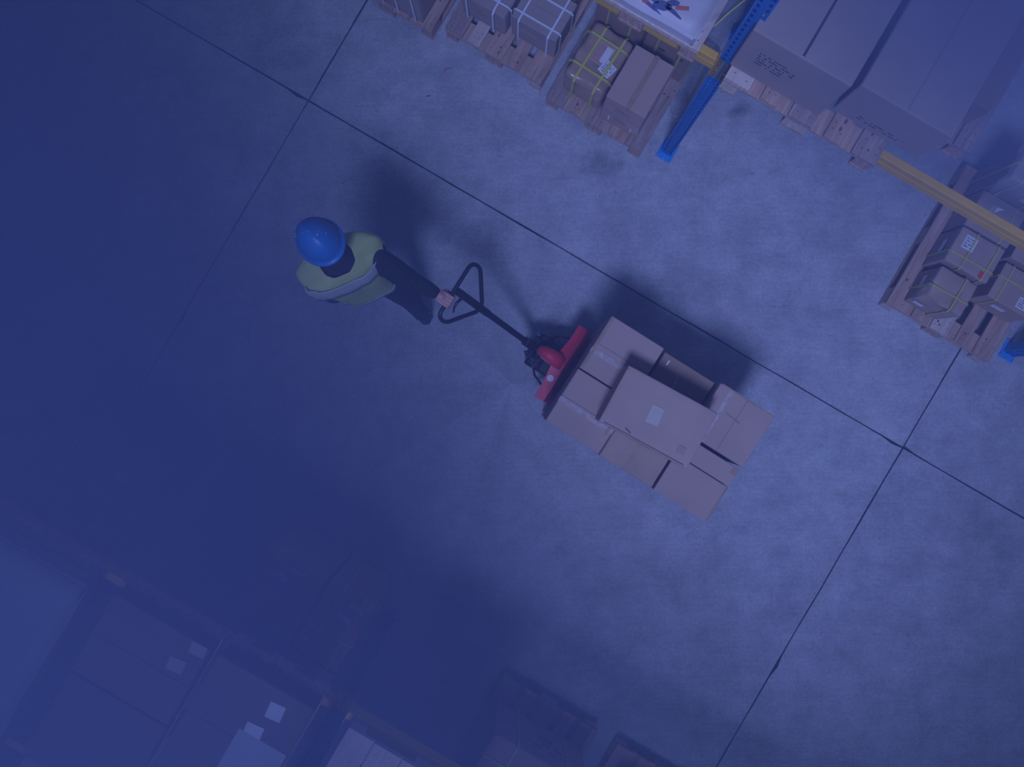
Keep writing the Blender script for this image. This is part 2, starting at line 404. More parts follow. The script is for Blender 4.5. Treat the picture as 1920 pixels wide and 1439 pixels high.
def beam(label, u0, u1, v, sgn, group, z0=BH0, conn=(True, True)):
    t = thing('rack_beam', label, 'rack beam', P((u0 + u1) / 2, v, 0), -TH + (0 if sgn > 0 else PI), group)
    L = (u1 - u0) / 2 - .004; z1 = z0 + BH1 - BH0
    bm = bmesh.new()
    box(bm, -L, L, 0.0, .045, z0, z1, bev=.004, seg=2)
    box(bm, -L, L, -.003, .0005, z0 + .052, z0 + .066)
    obj('beam', bm, 'rack_yellow', t)
    for s in (-1, 1):
        bm = bmesh.new()
        xa = s * L; a = xa; b = xa + s * .042                     # plate lapping the post face
        rows = 5; zb, zt = z0 - .055, z1 + .045
        X0, X1 = min(a, b), max(a, b)
        xs = [X0, X0 + .015, X0 + .027, X1]; zs = [zb]
        for r in range(rows): c = zb + (r + .5) * (zt - zb) / rows; zs += [c - .008, c + .008]
        zs.append(zt)
        g = [[bm.verts.new((x, -.006, z)) for x in xs] for z in zs]
        for r in range(len(zs) - 1):
            for c in range(3):
                if c == 1 and r % 2 == 1: continue
                bm.faces.new((g[r][c], g[r][c + 1], g[r + 1][c + 1], g[r + 1][c]))
        bmesh.ops.solidify(bm, geom=bm.faces[:], thickness=.004)
        box(bm, min(a, a - s * .004), max(a, a - s * .004), -.009, .05, zb, zt)
        c = obj('connector', bm, 'rack_yellow', t)
        bm = bmesh.new(); bmesh.ops.create_cone(bm, cap_ends=True, segments=8, radius1=.007, radius2=.007, depth=.01, matrix=Matrix.Translation((xa + s * .021, -.012, (zb + zt) / 2)) @ Matrix.Rotation(PI / 2, 4, 'X'))
        obj('lock_pin', bm, 'steel', c)
    return t
UV = 2.11; UP1, UP2 = .127, 3.16
LV = -2.02; LP1, LP2 = .085, -2.93
upright('blue perforated rack upright beside the two-carton pallet at the top', UP1, UV, 1)
upright('blue rack upright at the right edge, behind the open-slatted pallet corner', UP2, UV, 1)
upright('dimmed blue rack upright by the strapped boxes at lower centre left', LP1, LV, -1)
upright('dimmed blue rack upright lying farthest out at the left edge', LP2, LV, -1)
h_ = .045
gB = 'yellow rack beams of the upper racking'
beam('yellow rack beam under the white sheeted load, front one', UP1 - 3.03 + h_, UP1 - h_, UV, 1, gB)
beam('long bare yellow rack beam running to the right edge, front one', UP1 + h_, UP2 - h_, UV, 1, gB)
beam('rear yellow rack beam hidden behind the white sheeted load', UP1 - 3.03 + h_, UP1 - h_, UV + 1.05 + .02, 1, gB)
beam('rear yellow rack beam below the big grey cartons', UP1 + h_, UP2 - h_, UV + 1.05 + .02, 1, gB)
gL = 'rack beams of the lower racking'
beam('dim orange rack beam right of the lower upright, front one', LP1 + h_, LP1 + 3.0 - h_, LV, -1, gL)
beam('dim orange rack beam above the strapped brown boxes, front one', LP2 + h_, LP1 - h_, LV, -1, gL)
beam('rear rack beam of the lower right bay at the bottom edge', LP1 + h_, LP1 + 3.0 - h_, LV - 1.07, -1, gL)
beam('rear rack beam of the lower left bay behind the dark cartons', LP2 + h_, LP1 - h_, LV - 1.07, -1, gL)

# ---------------------------------------------------------------- upper rack, ground level
D0 = .144
gP = 'wooden pallets'
pallet('wooden pallet cut off by the top edge, leftmost in the top row', -2.66, 1.965, W=.81, seed=1, group=gP)
pallet('pinkish wooden pallet with dark slots under two white-strapped cartons', -1.775, 2.04, W=.83, seed=2, woods=('wood_old', 'wood_pale', 'wood', 'wood', 'wood'), group=gP)
pallet('weathered wooden pallet under the wrapped parcel, beside the blue upright foot', -.86, 1.975, W=.825, seed=3, woods=('wood_old', 'wood', 'wood_old', 'wood', 'wood_old'), group=gP)
pallet('wooden pallet with wide open slots at the right edge under small cartons', 2.11, 1.935, W=.885, seed=4, woods=('wood', 'wood', 'wood_pale', 'wood', 'wood'), group=gP)

# cartons on the leftmost top pallet
g1 = 'white-strapped cartons on the top row pallets'
cbox('tall white-strapped carton overhanging the leftmost pallet at the top edge', -2.34, -1.93, 1.985, 2.50, D0, .60, m='card_grey', straps=(('y', -.13), ('y', .0), ('y', .15)), smat='white_strap', group=g1, bev=.012, lump=.006)
cbox('carton behind the tall white-strapped one, mostly above the top edge', -2.34, -1.95, 2.53, 3.0, D0, .56, m='card', group=g1)
cbox('left one of the two white-strapped cartons above the slotted pallet front', -1.715, -1.355, 2.215, 2.60, D0, .43, m='card_grey', straps=(('y', -.13), ('y', .09), ('x', -.12)), smat='white_strap', flaps=('x', .004), group=g1, bev=.018, lump=.008)
cbox('right one of the two white-strapped cartons, crossed by four straps', -1.325, -.955, 2.255, 2.565, D0, .43, m='card_grey', straps=(('y', -.12), ('y', .12), ('x', -.10), ('x', .07)), smat='white_strap', flaps=('x', .004),
     labels=(('front', -.12, .06, .14, .05, 'card_pink'),), group=g1, bev=.012)
cbox('second row carton behind the four-strap carton', -1.32, -.99, 2.585, 2.93, D0, .42, m='card', straps=(('y', .1),), smat='white_strap', group=g1)
cbox('second row carton behind the left white-strapped carton', -1.70, -1.36, 2.62, 2.95, D0, .42, m='card', straps=(('y', .0),), smat='white_strap', group=g1)

# parcels on the pallet by the post
cbox('bulging film-wrapped brown parcel with crossed yellow straps and a white label', -.79, -.462, 2.085, 2.515, D0, .46, m='wrap_brown', straps=(('y', -.07), ('y', .09), ('x', -.12), ('x', .12)), sw=.018, bev=.035, lump=.016,
     labels=(('top', .02, .07, .13, .16, 'card_pink'), ('top', .10, .08, .05, .12), ('top', .27, -.10, .10, .10, 'label', -.25, 5)), text=(('top', .0, .06, .10, .13, 9, 'red_ink'),), rot=-.04)
cbox('lower carton of the two long ones stacked at the blue upright', -.445, -.125, 2.05, 2.43, D0, .37, m='card_pink', labels=(('front', -.28, -.1, .012, .08), ('front', .30, -.12, .012, .08), ('front', .0, .0, .10, .045, 'card')), crush=(1, -1, .02), bev=.008)
cbox('creased long carton with a brown centre tape, top of the two by the upright', -.44, -.13, 2.035, 2.445, .371, .615, m='card_pink', tape=('y', .02, .035), flaps=('y', .004), labels=(('front', -.0, -.1, .11, .05, 'card'),), lump=.005, bev=.008)
g2 = 'yellow-strapped cartons at the back of the parcel pallet'
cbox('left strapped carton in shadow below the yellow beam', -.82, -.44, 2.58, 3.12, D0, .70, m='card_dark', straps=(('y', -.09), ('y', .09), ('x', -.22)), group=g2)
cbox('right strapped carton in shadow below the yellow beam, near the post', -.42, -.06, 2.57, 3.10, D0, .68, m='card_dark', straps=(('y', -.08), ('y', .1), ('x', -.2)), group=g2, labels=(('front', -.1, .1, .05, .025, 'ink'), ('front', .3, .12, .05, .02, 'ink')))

# small cartons on the right hand pallet
g3 = 'small yellow-strapped cartons on the right edge pallet'
cbox('small carton with a white label and a red mark beside the yellow beam', 2.195, 2.54, 2.30, 2.575, D0, .46, m='card', straps=(('x', -.06), ('y', -.05), ('y', .12)), sw=.009, bev=.010, lump=.004,
     labels=(('top', -.22, .17, .09, .10, 'label', 0, 4), ('top', .30, -.38, .03, .05, 'red_tape'), ('left', .0, .05, .10, .05)), group=g3)
cbox('crushed small carton at the outer corner of the right edge pallet', 2.21, 2.50, 2.01, 2.262, D0, .45, m='card', straps=(('x', -.03), ('y', .05)), sw=.009, bev=.010, lump=.010, crush=(-1, -1, .035), tape=('y', .06, .04),
     labels=(('left', .05, .0, .10, .05), ('front', -.3, -.1, .08, .05)), group=g3)
cbox('small carton with a wide front label, third on the right edge pallet', 2.61, 2.96, 2.255, 2.53, D0, .41, m='card', straps=(('x', .03), ('y', -.11)), sw=.009, bev=.009,
     labels=(('top', .22, -.25, .09, .08, 'label', 0, 4), ('front', -.05, .1, .10, .05)), group=g3)
cbox('film-covered small carton in the middle row under the beam, left', 2.20, 2.55, 2.60, 2.88, D0, .44, m='card', straps=(('x', 0), ('y', .1)), sw=.009, group=g3, labels=(('top', .2, -.2, .06, .07),))
cbox('small carton in the middle row under the beam, at the right edge', 2.60, 2.95, 2.56, 2.86, D0, .44, m='card', straps=(('x', 0), ('y', .1)), sw=.009, group=g3)
cbox('higher strapped carton with a red mark just past the beam', 2.20, 2.56, 2.90, 3.12, D0, .72, m='card_grey', straps=(('x', 0), ('y', -.1), ('y', .1)), sw=.009, group=g3, labels=(('top', -.25, -.2, .025, .07, 'red_tape'), ('front', .2, .2, .08, .06)), bev=.012, lump=.006)
cbox('dark tall carton past the beam at the right edge', 2.60, 2.96, 2.88, 3.12, D0, .80, m='card_dark', group=g3, straps=(('y', 0),))

def film(label, pts_fn, nu, nv, parent_loc, rotz=-TH):
    bm = bmesh.new(); g = []
    for i in range(nu + 1):
        row = []
        for j in range(nv + 1):
            p = Vector(pts_fn(i / nu, j / nv)); q = noise.noise_vector(p * 14) * .022
            row.append(bm.verts.new(p + q))
        g.append(row)
    for i in range(nu):
        for j in range(nv): bm.faces.new((g[i][j], g[i + 1][j], g[i + 1][j + 1], g[i][j + 1]))
    o = obj('stretch_film', bm, 'film', None, smooth=False); o.location = parent_loc; o.rotation_euler = (0, 0, rotz)
    tag(o, label, 'plastic film'); return o
film('crumpled clear film hanging over the strapped cartons past the beam', lambda a, b: (2.14 + .5 * a if b < .5 else 2.14 + .5 * a, 2.62 + .5 * b, .50 + .28 * min(1, b * 2)), 14, 14, (0, 0, 0))

# ---------------------------------------------------------------- upper rack, first level
Z1 = BH1
pallet('pallet on the yellow beam under the large grey cartons', .155, 1.985, z=Z1, W=.93, seed=6, woods=('wood_pale', 'wood', 'wood_old', 'wood', 'wood_old'), group='pallets on the beams')
pallet('narrow pallet end jutting out right of the large grey cartons', 1.12, 2.30, z=Z1, W=.37, D=.9, ws=[.10, .09, .10], seed=7, group='pallets on the beams')
pallet('pallet on the yellow beam carrying the white sheeted load', -.845, 2.03, z=Z1, W=.81, seed=8, woods=('wood_pale', 'wood', 'wood_pale', 'wood', 'wood_pale'), group='pallets on the beams')
g4 = 'large grey cartons on the beam level'
cbox('large grey carton with printed dots beside the yellow connector', .14, .69, 2.055, 3.08, Z1 + D0, 2.235, m='card_grey', flaps=('y', .012), text=(('front', -.12, .0, .22, .13, 5),), group=g4, bev=.010)
cbox('large grey carton overhanging the beam, right of the dot-printed one', .735, 1.255, 2.125, 3.18, Z1 + D0, 2.165, m='card_grey', flaps=('y', .003), text=(('front', .02, -.30, .30, .05, 2),), group=g4, bev=.010)
cbox('dark wrapped carton on the narrow pallet end, top right', 1.275, 1.40, 2.42, 3.15, Z1 + D0, 2.02, m='card_dark', group=g4)
# white sheeted load with a print
t = thing('sheeted_load', 'white sheet-covered load with blurred blue and red print above the beam', 'wrapped load', P(-.475, 2.52, Z1 + D0), -TH)
bm = bmesh.new(); box(bm, -.43, .40, -.492, .55, 0, .10)
bmesh.ops.bevel(bm, geom=bm.edges[:], offset=.015, segments=2, affect='EDGES')
bmesh.ops.subdivide_edges(bm, edges=[e for e in bm.edges if e.calc_length() > .05], cuts=12, use_grid_fill=True)
for v in bm.verts: v.co += noise.noise_vector(v.co * 6) * .006
obj('sheet', bm, 'white_sheet', t, smooth=True)
rp = random.Random(3)
bm = bmesh.new()
for (x, y, l, a, wd) in ((.08, -.455, .17, -.2, .022), (.16, -.43, .10, .3, .05), (.10, -.42, .07, -.2, .03), (.225, -.43, .11, -.2, .02), (.20, -.39, .07, .5, .035), (.04, -.44, .07, .4, .02)):
    m4 = Matrix.Translation((x, y, .1115)) @ Matrix.Rotation(a, 4, 'Z')
    pl = []
    for k in range(14):
        th = 2 * PI * k / 14; r = 1 + .35 * noise.noise(Vector((x * 20, k * .9, y * 9)))
        pl.append(bm.verts.new(m4 @ Vector((math.cos(th) * l / 2 * r, math.sin(th) * wd / 2 * r, 0))))
    bm.faces.new(pl)
obj('printed_marks', bm, 'print_blue', t)['kind'] = 'stuff'
bm = bmesh.new(); plate(bm, Vector((.255, -.39, .113)), Vector((.9, .43, 0)), Vector((-.43, .9, 0)), Vector((0, 0, 1)), .07, .02, .001)
plate(bm, Vector((.07, -.455, .113)), Vector((.9, .43, 0)), Vector((-.43, .9, 0)), Vector((0, 0, 1)), .03, .015, .001)
obj('printed_marks', bm, 'red_ink', t)['kind'] = 'stuff'
o = obj('edge_board', B(-.43, .40, -.504, -.4935, -.0, .03), 'wood_pale', t)
film('crinkled clear film with glints between white load and blue upright', lambda a, b: (-.10 + .16 * a, 2.07 + .55 * b, 1.83 + .10 * math.sin(a * 2.6) ), 10, 18, (0, 0, 0))
bm = bmesh.new(); tube(bm, [P(-.03, 2.12, 1.95), P(0, 2.2, 1.985), P(.04, 2.3, 1.99), P(.06, 2.42, 1.96), P(.05, 2.5, 1.9)], .004, 6)
o = obj('loose_strap', bm, 'yellow_strap'); tag(o, 'loose yellow strap end curling over the crinkled film', 'strap')

# ---------------------------------------------------------------- lower rack, ground level
gQ = 'pallets of the lower racking'
pallet('pallet under the brown strapped boxes beside the dark upright foot', -.86, -2.88, W=.84, seed=11, woods=('wood', 'wood_old', 'wood', 'wood_old', 'wood'), group=gQ)
pallet('pallet at the bottom edge under the big carton with black print', 1.05, -3.12, W=.815, seed=12, group=gQ)
pallet('pallet whose corner shows at the bottom edge right of the printed carton', 2.04, -3.125, W=.81, seed=13, group=gQ)
pallet('faint pallet in the gloom at the left edge under wrapped boxes', -2.60, -2.92, W=.86, seed=14, group=gQ)
g5 = 'brown boxes with yellow straps in the lower racking'
lb = (('top', .08, .36, .10, .035, 'label', -.12, 2), ('top', -.12, .22, .10, .035, 'label', -.12, 2), ('top', .22, -.36, .03, .025))
cbox('left front brown strapped box with two white labels, lower racking', -.835, -.40, -2.21, -1.695, D0, .90, m='card_brown', straps=(('x', -.02), ('y', -.13), ('y', .09)), sw=.010, labels=lb, group=g5, bev=.02, lump=.008)
cbox('right front brown strapped box with two white labels, next to the dark upright', -.375, -.035, -2.21, -1.695, D0, .90, m='card_brown', straps=(('x', -.06), ('y', -.06), ('y', .10)), sw=.010,
     labels=(('top', .22, .34, .10, .035, 'label', -.12, 2), ('top', .10, .16, .10, .035, 'label', -.12, 2), ('top', -.35, -.30, .03, .022)), group=g5, bev=.016, lump=.006)
cbox('left rear strapped box with one faint label, before the beam', -.83, -.40, -2.76, -2.235, D0, .88, m='card_brown', straps=(('x', -.02), ('y', 0)), sw=.010, labels=(('top', -.1, .30, .12, .05, 'card_grey'),), group=g5)
cbox('right rear strapped box before the beam, beside the dark upright', -.375, -.04, -2.76, -2.235, D0, .88, m='card_brown', straps=(('y', -.04), ('y', .10)), sw=.010, labels=(('top', -.32, .36, .03, .02),), group=g5)
cbox('big carton with three lines of black print and yellow straps, bottom edge', 1.09, 1.83, -3.02, -2.09, D0, .72, m='card_brown', straps=(('x', .30), ('y', -.19), ('y', .20)), sw=.012, text=(('back', .05, .05, .26, .25, 3),), bev=.02, lump=.006)
cbox('dark carton behind the pallet corner at the bottom edge', 2.10, 2.80, -3.02, -2.12, D0, .60, m='card_brown', straps=(('x', .30),), sw=.012)
g6 = 'wrapped boxes in the gloom at the left'
cbox('pale-edged wrapped box in the gloom, right one at the left edge', -2.14, -1.76, -2.35, -1.75, D0, .72, m='card_grey', straps=(('y', 0), ('x', 0)), group=g6, lump=.006, bev=.015, labels=(('top', .0, .3, .10, .04),))
cbox('wrapped box in the gloom, left one nearest the left edge', -2.56, -2.17, -2.35, -1.74, D0, .66, m='card_grey', straps=(('y', 0),), group=g6, lump=.006, bev=.015)
cbox('rear wrapped box in the gloom behind the two at the left edge', -2.50, -1.80, -2.88, -2.38, D0, .70, m='card_dark', group=g6)

# lower rack, first level
gR = 'pallets on the lower beams'
pallet('pallet under the dark cartons on the lower beam level', -.605, -3.10, z=Z1, W=.80 - .21, ws=[.12, .10, .10, .12], D=1.16, seed=21, woods=('wood_old', 'wood', 'wood_old', 'wood', 'wood'), group=gR)
pallet('second pallet on the lower beam level, further left', -1.24, -3.12, z=Z1, W=.60, ws=[.12, .10, .10, .12], D=1.16, seed=22, group=gR)
pallet('pale close-boarded empty pallet on the lower right beam', .175, -3.16, z=Z1, W=.95, D=1.13, seed=23, ws=[.155, .165, .155, .165, .155, .12], woods=('wood_pale',) * 6, group=gR)
pallet('pallet below the pale sheeted load at the far lower left', -2.30, -3.12, z=Z1, W=.85, D=1.14, seed=24, group=gR)
g7 = 'dark cartons on the lower beam level'
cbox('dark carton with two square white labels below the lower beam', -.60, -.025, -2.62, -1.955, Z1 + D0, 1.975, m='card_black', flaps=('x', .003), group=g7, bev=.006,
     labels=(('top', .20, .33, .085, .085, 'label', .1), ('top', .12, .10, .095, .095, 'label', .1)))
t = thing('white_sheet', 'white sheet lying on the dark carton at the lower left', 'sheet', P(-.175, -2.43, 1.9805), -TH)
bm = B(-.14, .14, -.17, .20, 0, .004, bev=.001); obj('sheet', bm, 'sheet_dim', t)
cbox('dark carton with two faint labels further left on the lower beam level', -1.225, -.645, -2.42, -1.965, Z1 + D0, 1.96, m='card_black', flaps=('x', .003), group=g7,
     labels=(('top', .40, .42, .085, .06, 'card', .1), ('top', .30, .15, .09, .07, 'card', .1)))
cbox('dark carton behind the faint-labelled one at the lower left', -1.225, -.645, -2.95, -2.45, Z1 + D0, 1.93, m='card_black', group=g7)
t = thing('sheeted_load', 'pale sheet-covered load filling the bottom left corner', 'wrapped load', P(-1.80, -2.55, Z1 + D0), -TH)
bm = bmesh.new(); box(bm, -.46, .44, -.55, .54, 0, .16)
bmesh.ops.bevel(bm, geom=bm.edges[:], offset=.02, segments=2, affect='EDGES')
bmesh.ops.subdivide_edges(bm, edges=[e for e in bm.edges if e.calc_length() > .05], cuts=10, use_grid_fill=True)
for v in bm.verts: v.co += noise.noise_vector(v.co * 5) * .012
obj('sheet', bm, 'grey_sheet', t, smooth=True)

# ---------------------------------------------------------------- the load on the pallet truck
TJ = math.radians(32.2)
JX = Vector((math.cos(TJ), -math.sin(TJ), 0)); JY = Vector((math.sin(TJ), math.cos(TJ), 0)); JO = Vector((.4255, .097, 0))
def J(x, y, z=0): return JO + JX * x + JY * y + Vector((0, 0, z))
LZ = .075
pallet('wooden pallet on the truck forks under the central carton stack', 0, 0, origin=J(1.205, -.395, LZ), rotz=PI / 2 - TJ, W=.79, D=1.2, seed=31, group='pallets carried by the truck')
g8 = 'cartons stacked on the pallet truck'
def sbox(label, x0, x1, y0, y1, z0, z1, **k):
    r = k.pop('rot', 0)
    return carton(label, (x0 + x1) / 2, (y0 + y1) / 2, z0, x1 - x0, y1 - y0, z1 - z0, loc=J((x0 + x1) / 2, (y0 + y1) / 2, z0), rotz=-TJ, rot=r, group=g8, **k)
Za, Zb, Zc = LZ + D0, .605, .997
for n, (x0, x1) in enumerate(((.01, .405), (.415, .80), (.81, 1.20))):
    for k, (y0, y1) in enumerate(((-.39, -.005), (.005, .39))):
        sbox(('bottom carton, %s column, %s side of truck load') % (('red frame', 'middle', 'far end')[n], ('lower left', 'shadowed upper right')[k]),
             x0, x1, y0, y1, Za, Zb, m='card_pink' if (n + k) % 2 else 'card')
sbox('pinkish carton at the top left corner of the truck load, brown tape band', 0, .395, .008, .40, Zb + .001, Zc + .004, m='card_pink', tape=('x', -.055, .035), tapemat='clear_tape', flaps=('x', .003), labels=(('top', -.46, -.0, .02, .38, 'tape'),))
sbox('carton at the left corner of the truck load with cracked clear tape', -.003, .40, -.395, .0, Zb + .001, Zc, m='card_pink', tape=('x', -.03, .035), tapemat='clear_tape', flaps=('x', .003), labels=(('top', .42, .12, .02, .24, 'tape'),))
sbox('carton at the lower edge of the truck load with creases, partly under top box', .405, .80, -.398, -.005, Zb + .001, Zc - .004, m='card', tape=('y', -.01, .03), flaps=('y', .002), lump=.004, bev=.008)
sbox('carton at the bottom corner of the truck load, plain pink top', .815, 1.215, -.40, -.135, Zb + .001, Zc + .002, m='card_pink', labels=(('top', .48, 0, .012, .25, 'tape'),))
sbox('narrow carton strip near the right end of the truck load', .83, 1.215, -.13, .0, Zb + .001, Zc, m='card_pink', labels=(('top', .44, .30, .04, .05, 'tape'),))
sbox('carton at the right corner of the truck load with a taped edge flap', .815, 1.222, .022, .405, Zb + .001, Zc + .008, m='card_pink', tape=('y', -.115, .03), tapemat='clear_tape', flaps=('y', .003), labels=(('top', -.05, .10, .10, .012, 'tape', -.1), ('top', 0, .49, .38, .01, 'tape')))
sbox('lower darker carton in shadow behind the top box', .42, .80, .005, .395, Zb + .001, .93, m='card_dark', flaps=('x', .003), labels=(('top', -.36, .36, .012, .035), ('top', -.08, .15, .008, .10, 'clear_tape', .2)))  # shadow behind the top box put into this carton's darker cardboard
tl = P(0, 0)
# top box, turned a little
cx, cy = (1234 - 960) * (6 - 1.235) / F, (719.5 - 782.5) * (6 - 1.235) / F
carton('large flat carton on top of the truck load with a pale label', cx, cy, Zc + .0145, .612, .388, .222, m='card_pink', loc=Vector((cx, cy, Zc + .0145)), rotz=math.radians(-28.6), 
       labels=(('top', -.035, .0, .08, .115, 'pale_label', .08), ('top', .36, -.28, .05, .045, 'card'), ('top', -.49, .05, .012, .30, 'tape'), ('top', .0, -.485, .55, .010, 'tape'), ('top', -.20, -.42, .045, .006, 'card_dark', -.3)), lump=.003, bev=.008)

# ---------------------------------------------------------------- pallet truck
t = thing('pallet_truck', 'red and black hand pallet truck with a long black tiller under the cartons', 'pallet truck', J(0, 0, 0), -TJ)
for s in (-1, 1):
    fk = bmesh.new(); box(fk, -.02, 1.12, s * .19 - .08, s * .19 + .08, .128, .172, bev=.006)
    f = obj('fork', fk, 'red', t)
    bm = bmesh.new()
    for yy in (-.035, .035):
        bmesh.ops.create_cone(bm, cap_ends=True, segments=18, radius1=.04, radius2=.04, depth=.05, matrix=Matrix.Translation((1.0, s * .19 + yy, .04)) @ Matrix.Rotation(PI / 2, 4, 'X'))
    box(bm, .94, 1.02, s * .19 - .006, s * .19 + .006, .05, .135)
    obj('load_roller', bm, 'rubber', f)
# red headboard frame: two swept wings rising to a nose over the pump
bm = bmesh.new()
def wing(s):
    # outline outer (towards the worker) and inner (towards the load), top surface slopes down to the forks
    A = [(-.155, 0, .46), (-.145, s * .06, .455), (-.128, s * .17, .43), (-.125, s * .30, .41)]
    Bq = [(-.004, 0, .25), (-.004, s * .07, .25), (-.004, s * .17, .24), (-.008, s * .29, .27)]
    Mid = [(-.060, 0, .455), (-.058, s * .06, .45), (-.050, s * .17, .425), (-.052, s * .30, .405)]
    rows = [[bm.verts.new(p) for p in r] for r in (A, Mid, Bq)]
    low = [[bm.verts.new((p[0], p[1], p[2] - .035)) for p in r] for r in (A, Mid, Bq)]
    front = [bm.verts.new((p[0] + .01, p[1], .15)) for p in A]
    for R in (rows, low):
        for i in range(2):
            for k in range(3): bm.faces.new((R[i][k], R[i][k + 1], R[i + 1][k + 1], R[i + 1][k]))
    for k in range(3):
        bm.faces.new((rows[2][k], rows[2][k + 1], low[2][k + 1], low[2][k]))
        bm.faces.new((rows[0][k], rows[0][k + 1], low[0][k + 1], low[0][k]))
        bm.faces.new((low[0][k], low[0][k + 1], front[k + 1], front[k]))
    for i in range(2): bm.faces.new((rows[i][3], rows[i + 1][3], low[i + 1][3], low[i][3]))
wing(1); wing(-1)
bmesh.ops.remove_doubles(bm, verts=bm.verts, dist=.0005)
hb = obj('headboard', bm, 'red', t)
bm = bmesh.new(); box(bm, -.11, -.03, .175, .18, .404, .414); box(bm, -.11, -.05, -.182, -.178, .404, .414); obj('seam', bm, 'ink', hb)
bm = bmesh.new(); bmesh.ops.create_uvsphere(bm, u_segments=14, v_segments=6, radius=1, matrix=Matrix.Translation((-.085, .245, .405)) @ Matrix.Diagonal((.025, .022, .012, 1))); obj('boss', bm, 'red', hb, smooth=True)
bm = bmesh.new(); bmesh.ops.create_circle(bm, cap_ends=True, segments=8, radius=.026, matrix=Matrix.Translation((-.098, -.132, .4415)) @ Vector((0, 0, 1)).rotation_difference(Vector((.057, -.227, 1))).to_matrix().to_4x4()); obj('sticker', bm, 'label', hb)
# nose cover over the pump
bm = bmesh.new()
prof = [(-.285, .012, .47), (-.275, .03, .50), (-.23, .046, .53), (-.17, .055, .535), (-.11, .055, .50), (-.075, .045, .47)]
ringv = []
for x, wy, z in prof:
    ringv.append([bm.verts.new((x, y * wy, zz)) for y, zz in ((-1, z - .09), (-.95, z - .02), (-.5, z + .005), (0, z + .012), (.5, z + .005), (.95, z - .02), (1, z - .09))])
for i in range(len(ringv) - 1):
    for k in range(6): bm.faces.new((ringv[i][k], ringv[i][k + 1], ringv[i + 1][k + 1], ringv[i + 1][k]))
bm.faces.new(ringv[0]); bm.faces.new(ringv[-1][::-1])
for i in range(len(ringv) - 1): bm.faces.new((ringv[i][0], ringv[i + 1][0], ringv[i + 1][6], ringv[i][6]))
nose = obj('nose_cover', bm, 'red', t, smooth=True)
nose.rotation_euler = (0, 0, 0)
bm = bmesh.new(); tube(bm, [(x, -.96 * wy, z - .018) for x, wy, z in prof], .003, 5); obj('edge_line', bm, 'steel', nose)
# pump, steering block, wheels
bm = bmesh.new()
bmesh.ops.create_cone(bm, cap_ends=True, segments=20, radius1=.055, radius2=.05, depth=.26, matrix=Matrix.Translation((-.22, 0, .27)))
box(bm, -.30, -.14, -.075, .075, .14, .24, bev=.01); box(bm, -.21, -.10, -.13, -.02, .30, .37, bev=.01)
box(bm, -.22, -.12, .03, .12, .33, .38, bev=.01)
obj('pump', bm, 'black', t)
bm = bmesh.new()
for s in (-1, 1):
    box(bm, -.36, -.24, s * .062 - .008, s * .062 + .008, .20, .34, bev=.004)
    box(bm, -.30, -.25, s * .085 - .02, s * .085 + .02, .30, .36, bev=.006)
tube(bm, [(-.33, -.085, .30), (-.33, .085, .30)], .014, 12); tube(bm, [(-.27, -.10, .33), (-.27, .10, .33)], .011, 10)
obj('pivot_yoke', bm, 'black', t)
bm = bmesh.new()
for x, y, z in ((-.33, -.09, .30), (-.33, .09, .30), (-.27, -.105, .33), (-.27, .105, .33), (-.245, -.13, .25), (-.09, .255, .25)):
    bmesh.ops.create_cone(bm, cap_ends=True, segments=6, radius1=.009, radius2=.009, depth=.012, matrix=Matrix.Translation((x, y, z)) @ Matrix.Rotation(PI / 2, 4, 'X'))
obj('bolts', bm, 'steel', t)['kind'] = 'stuff'
for s in (-1, 1):
    bm = bmesh.new(); tube(bm, [(-.245, s * .12, .25), (-.20, s * .17, .24), (-.07, s * .22, .22)], .009, 8); box(bm, -.26, -.23, s * .05, s * .13, .24, .265) if s > 0 else box(bm, -.26, -.23, -.13, -.05, .24, .265)
    obj('linkage_rod', bm, 'black', t)
    bm = bmesh.new(); bmesh.ops.create_cone(bm, cap_ends=True, segments=28, radius1=.10, radius2=.10, depth=.05, matrix=Matrix.Translation((-.22, s * .105, .10)) @ Matrix.Rotation(PI / 2, 4, 'X'))
    bmesh.ops.bevel(bm, geom=[e for e in bm.edges if len(e.link_faces) == 2 and e.calc_face_angle() > 1], offset=.008, segments=2, affect='EDGES')
    obj('steer_wheel', bm, 'rubber', t)
# tiller
TB = Vector((-.33, 0, .30)); TDv = Vector((-.605, 0, .796)).normalized(); TY = Vector((0, 1, 0)); TN = TDv.cross(TY)
def T(s, y, n=0): return TB + TDv * s + TY * y + TN * n
bm = bmesh.new()
m4 = Matrix((TDv, TY, TN)).transposed().to_4x4(); m4.translation = TB
box(bm, -.03, .10, -.032, .032, -.028, .028, m4, bev=.008); box(bm, .08, .62, -.021, .021, -.018, .018, m4, bev=.008, seg=2); box(bm, .60, .955, -.025, .025, -.020, .020, m4, bev=.008, seg=2)
tl = obj('tiller', bm, 'black', t)
bm = bmesh.new()
def rc(pts, rad=.05, n=6):
    out = []
    for i in range(len(pts)):
        a, b, c = Vector(pts[i - 1]), Vector(pts[i]), Vector(pts[(i + 1) % len(pts)])
        p, q = b + (a - b).normalized() * rad, b + (c - b).normalized() * rad
        for k in range(n + 1): s = k / n; out.append(p * (1 - s) ** 2 + b * 2 * s * (1 - s) + q * s * s)
    return out
loop = [(.70, -.03), (.70, .03), (.90, .212), (.985, .195), (.985, -.195), (.90, -.212)]
pts = []
for i in range(len(loop)):
    a, b, c = [Vector(loop[(i + k) % len(loop)]) for k in (-1, 0, 1)]
    rad = .02 if i < 2 else .042
    p, q = b + (a - b).normalized() * rad, b + (c - b).normalized() * rad
    for k in range(7): s = k / 6; v = p * (1 - s) ** 2 + b * 2 * s * (1 - s) + q * s * s; pts.append(T(v.x, v.y))
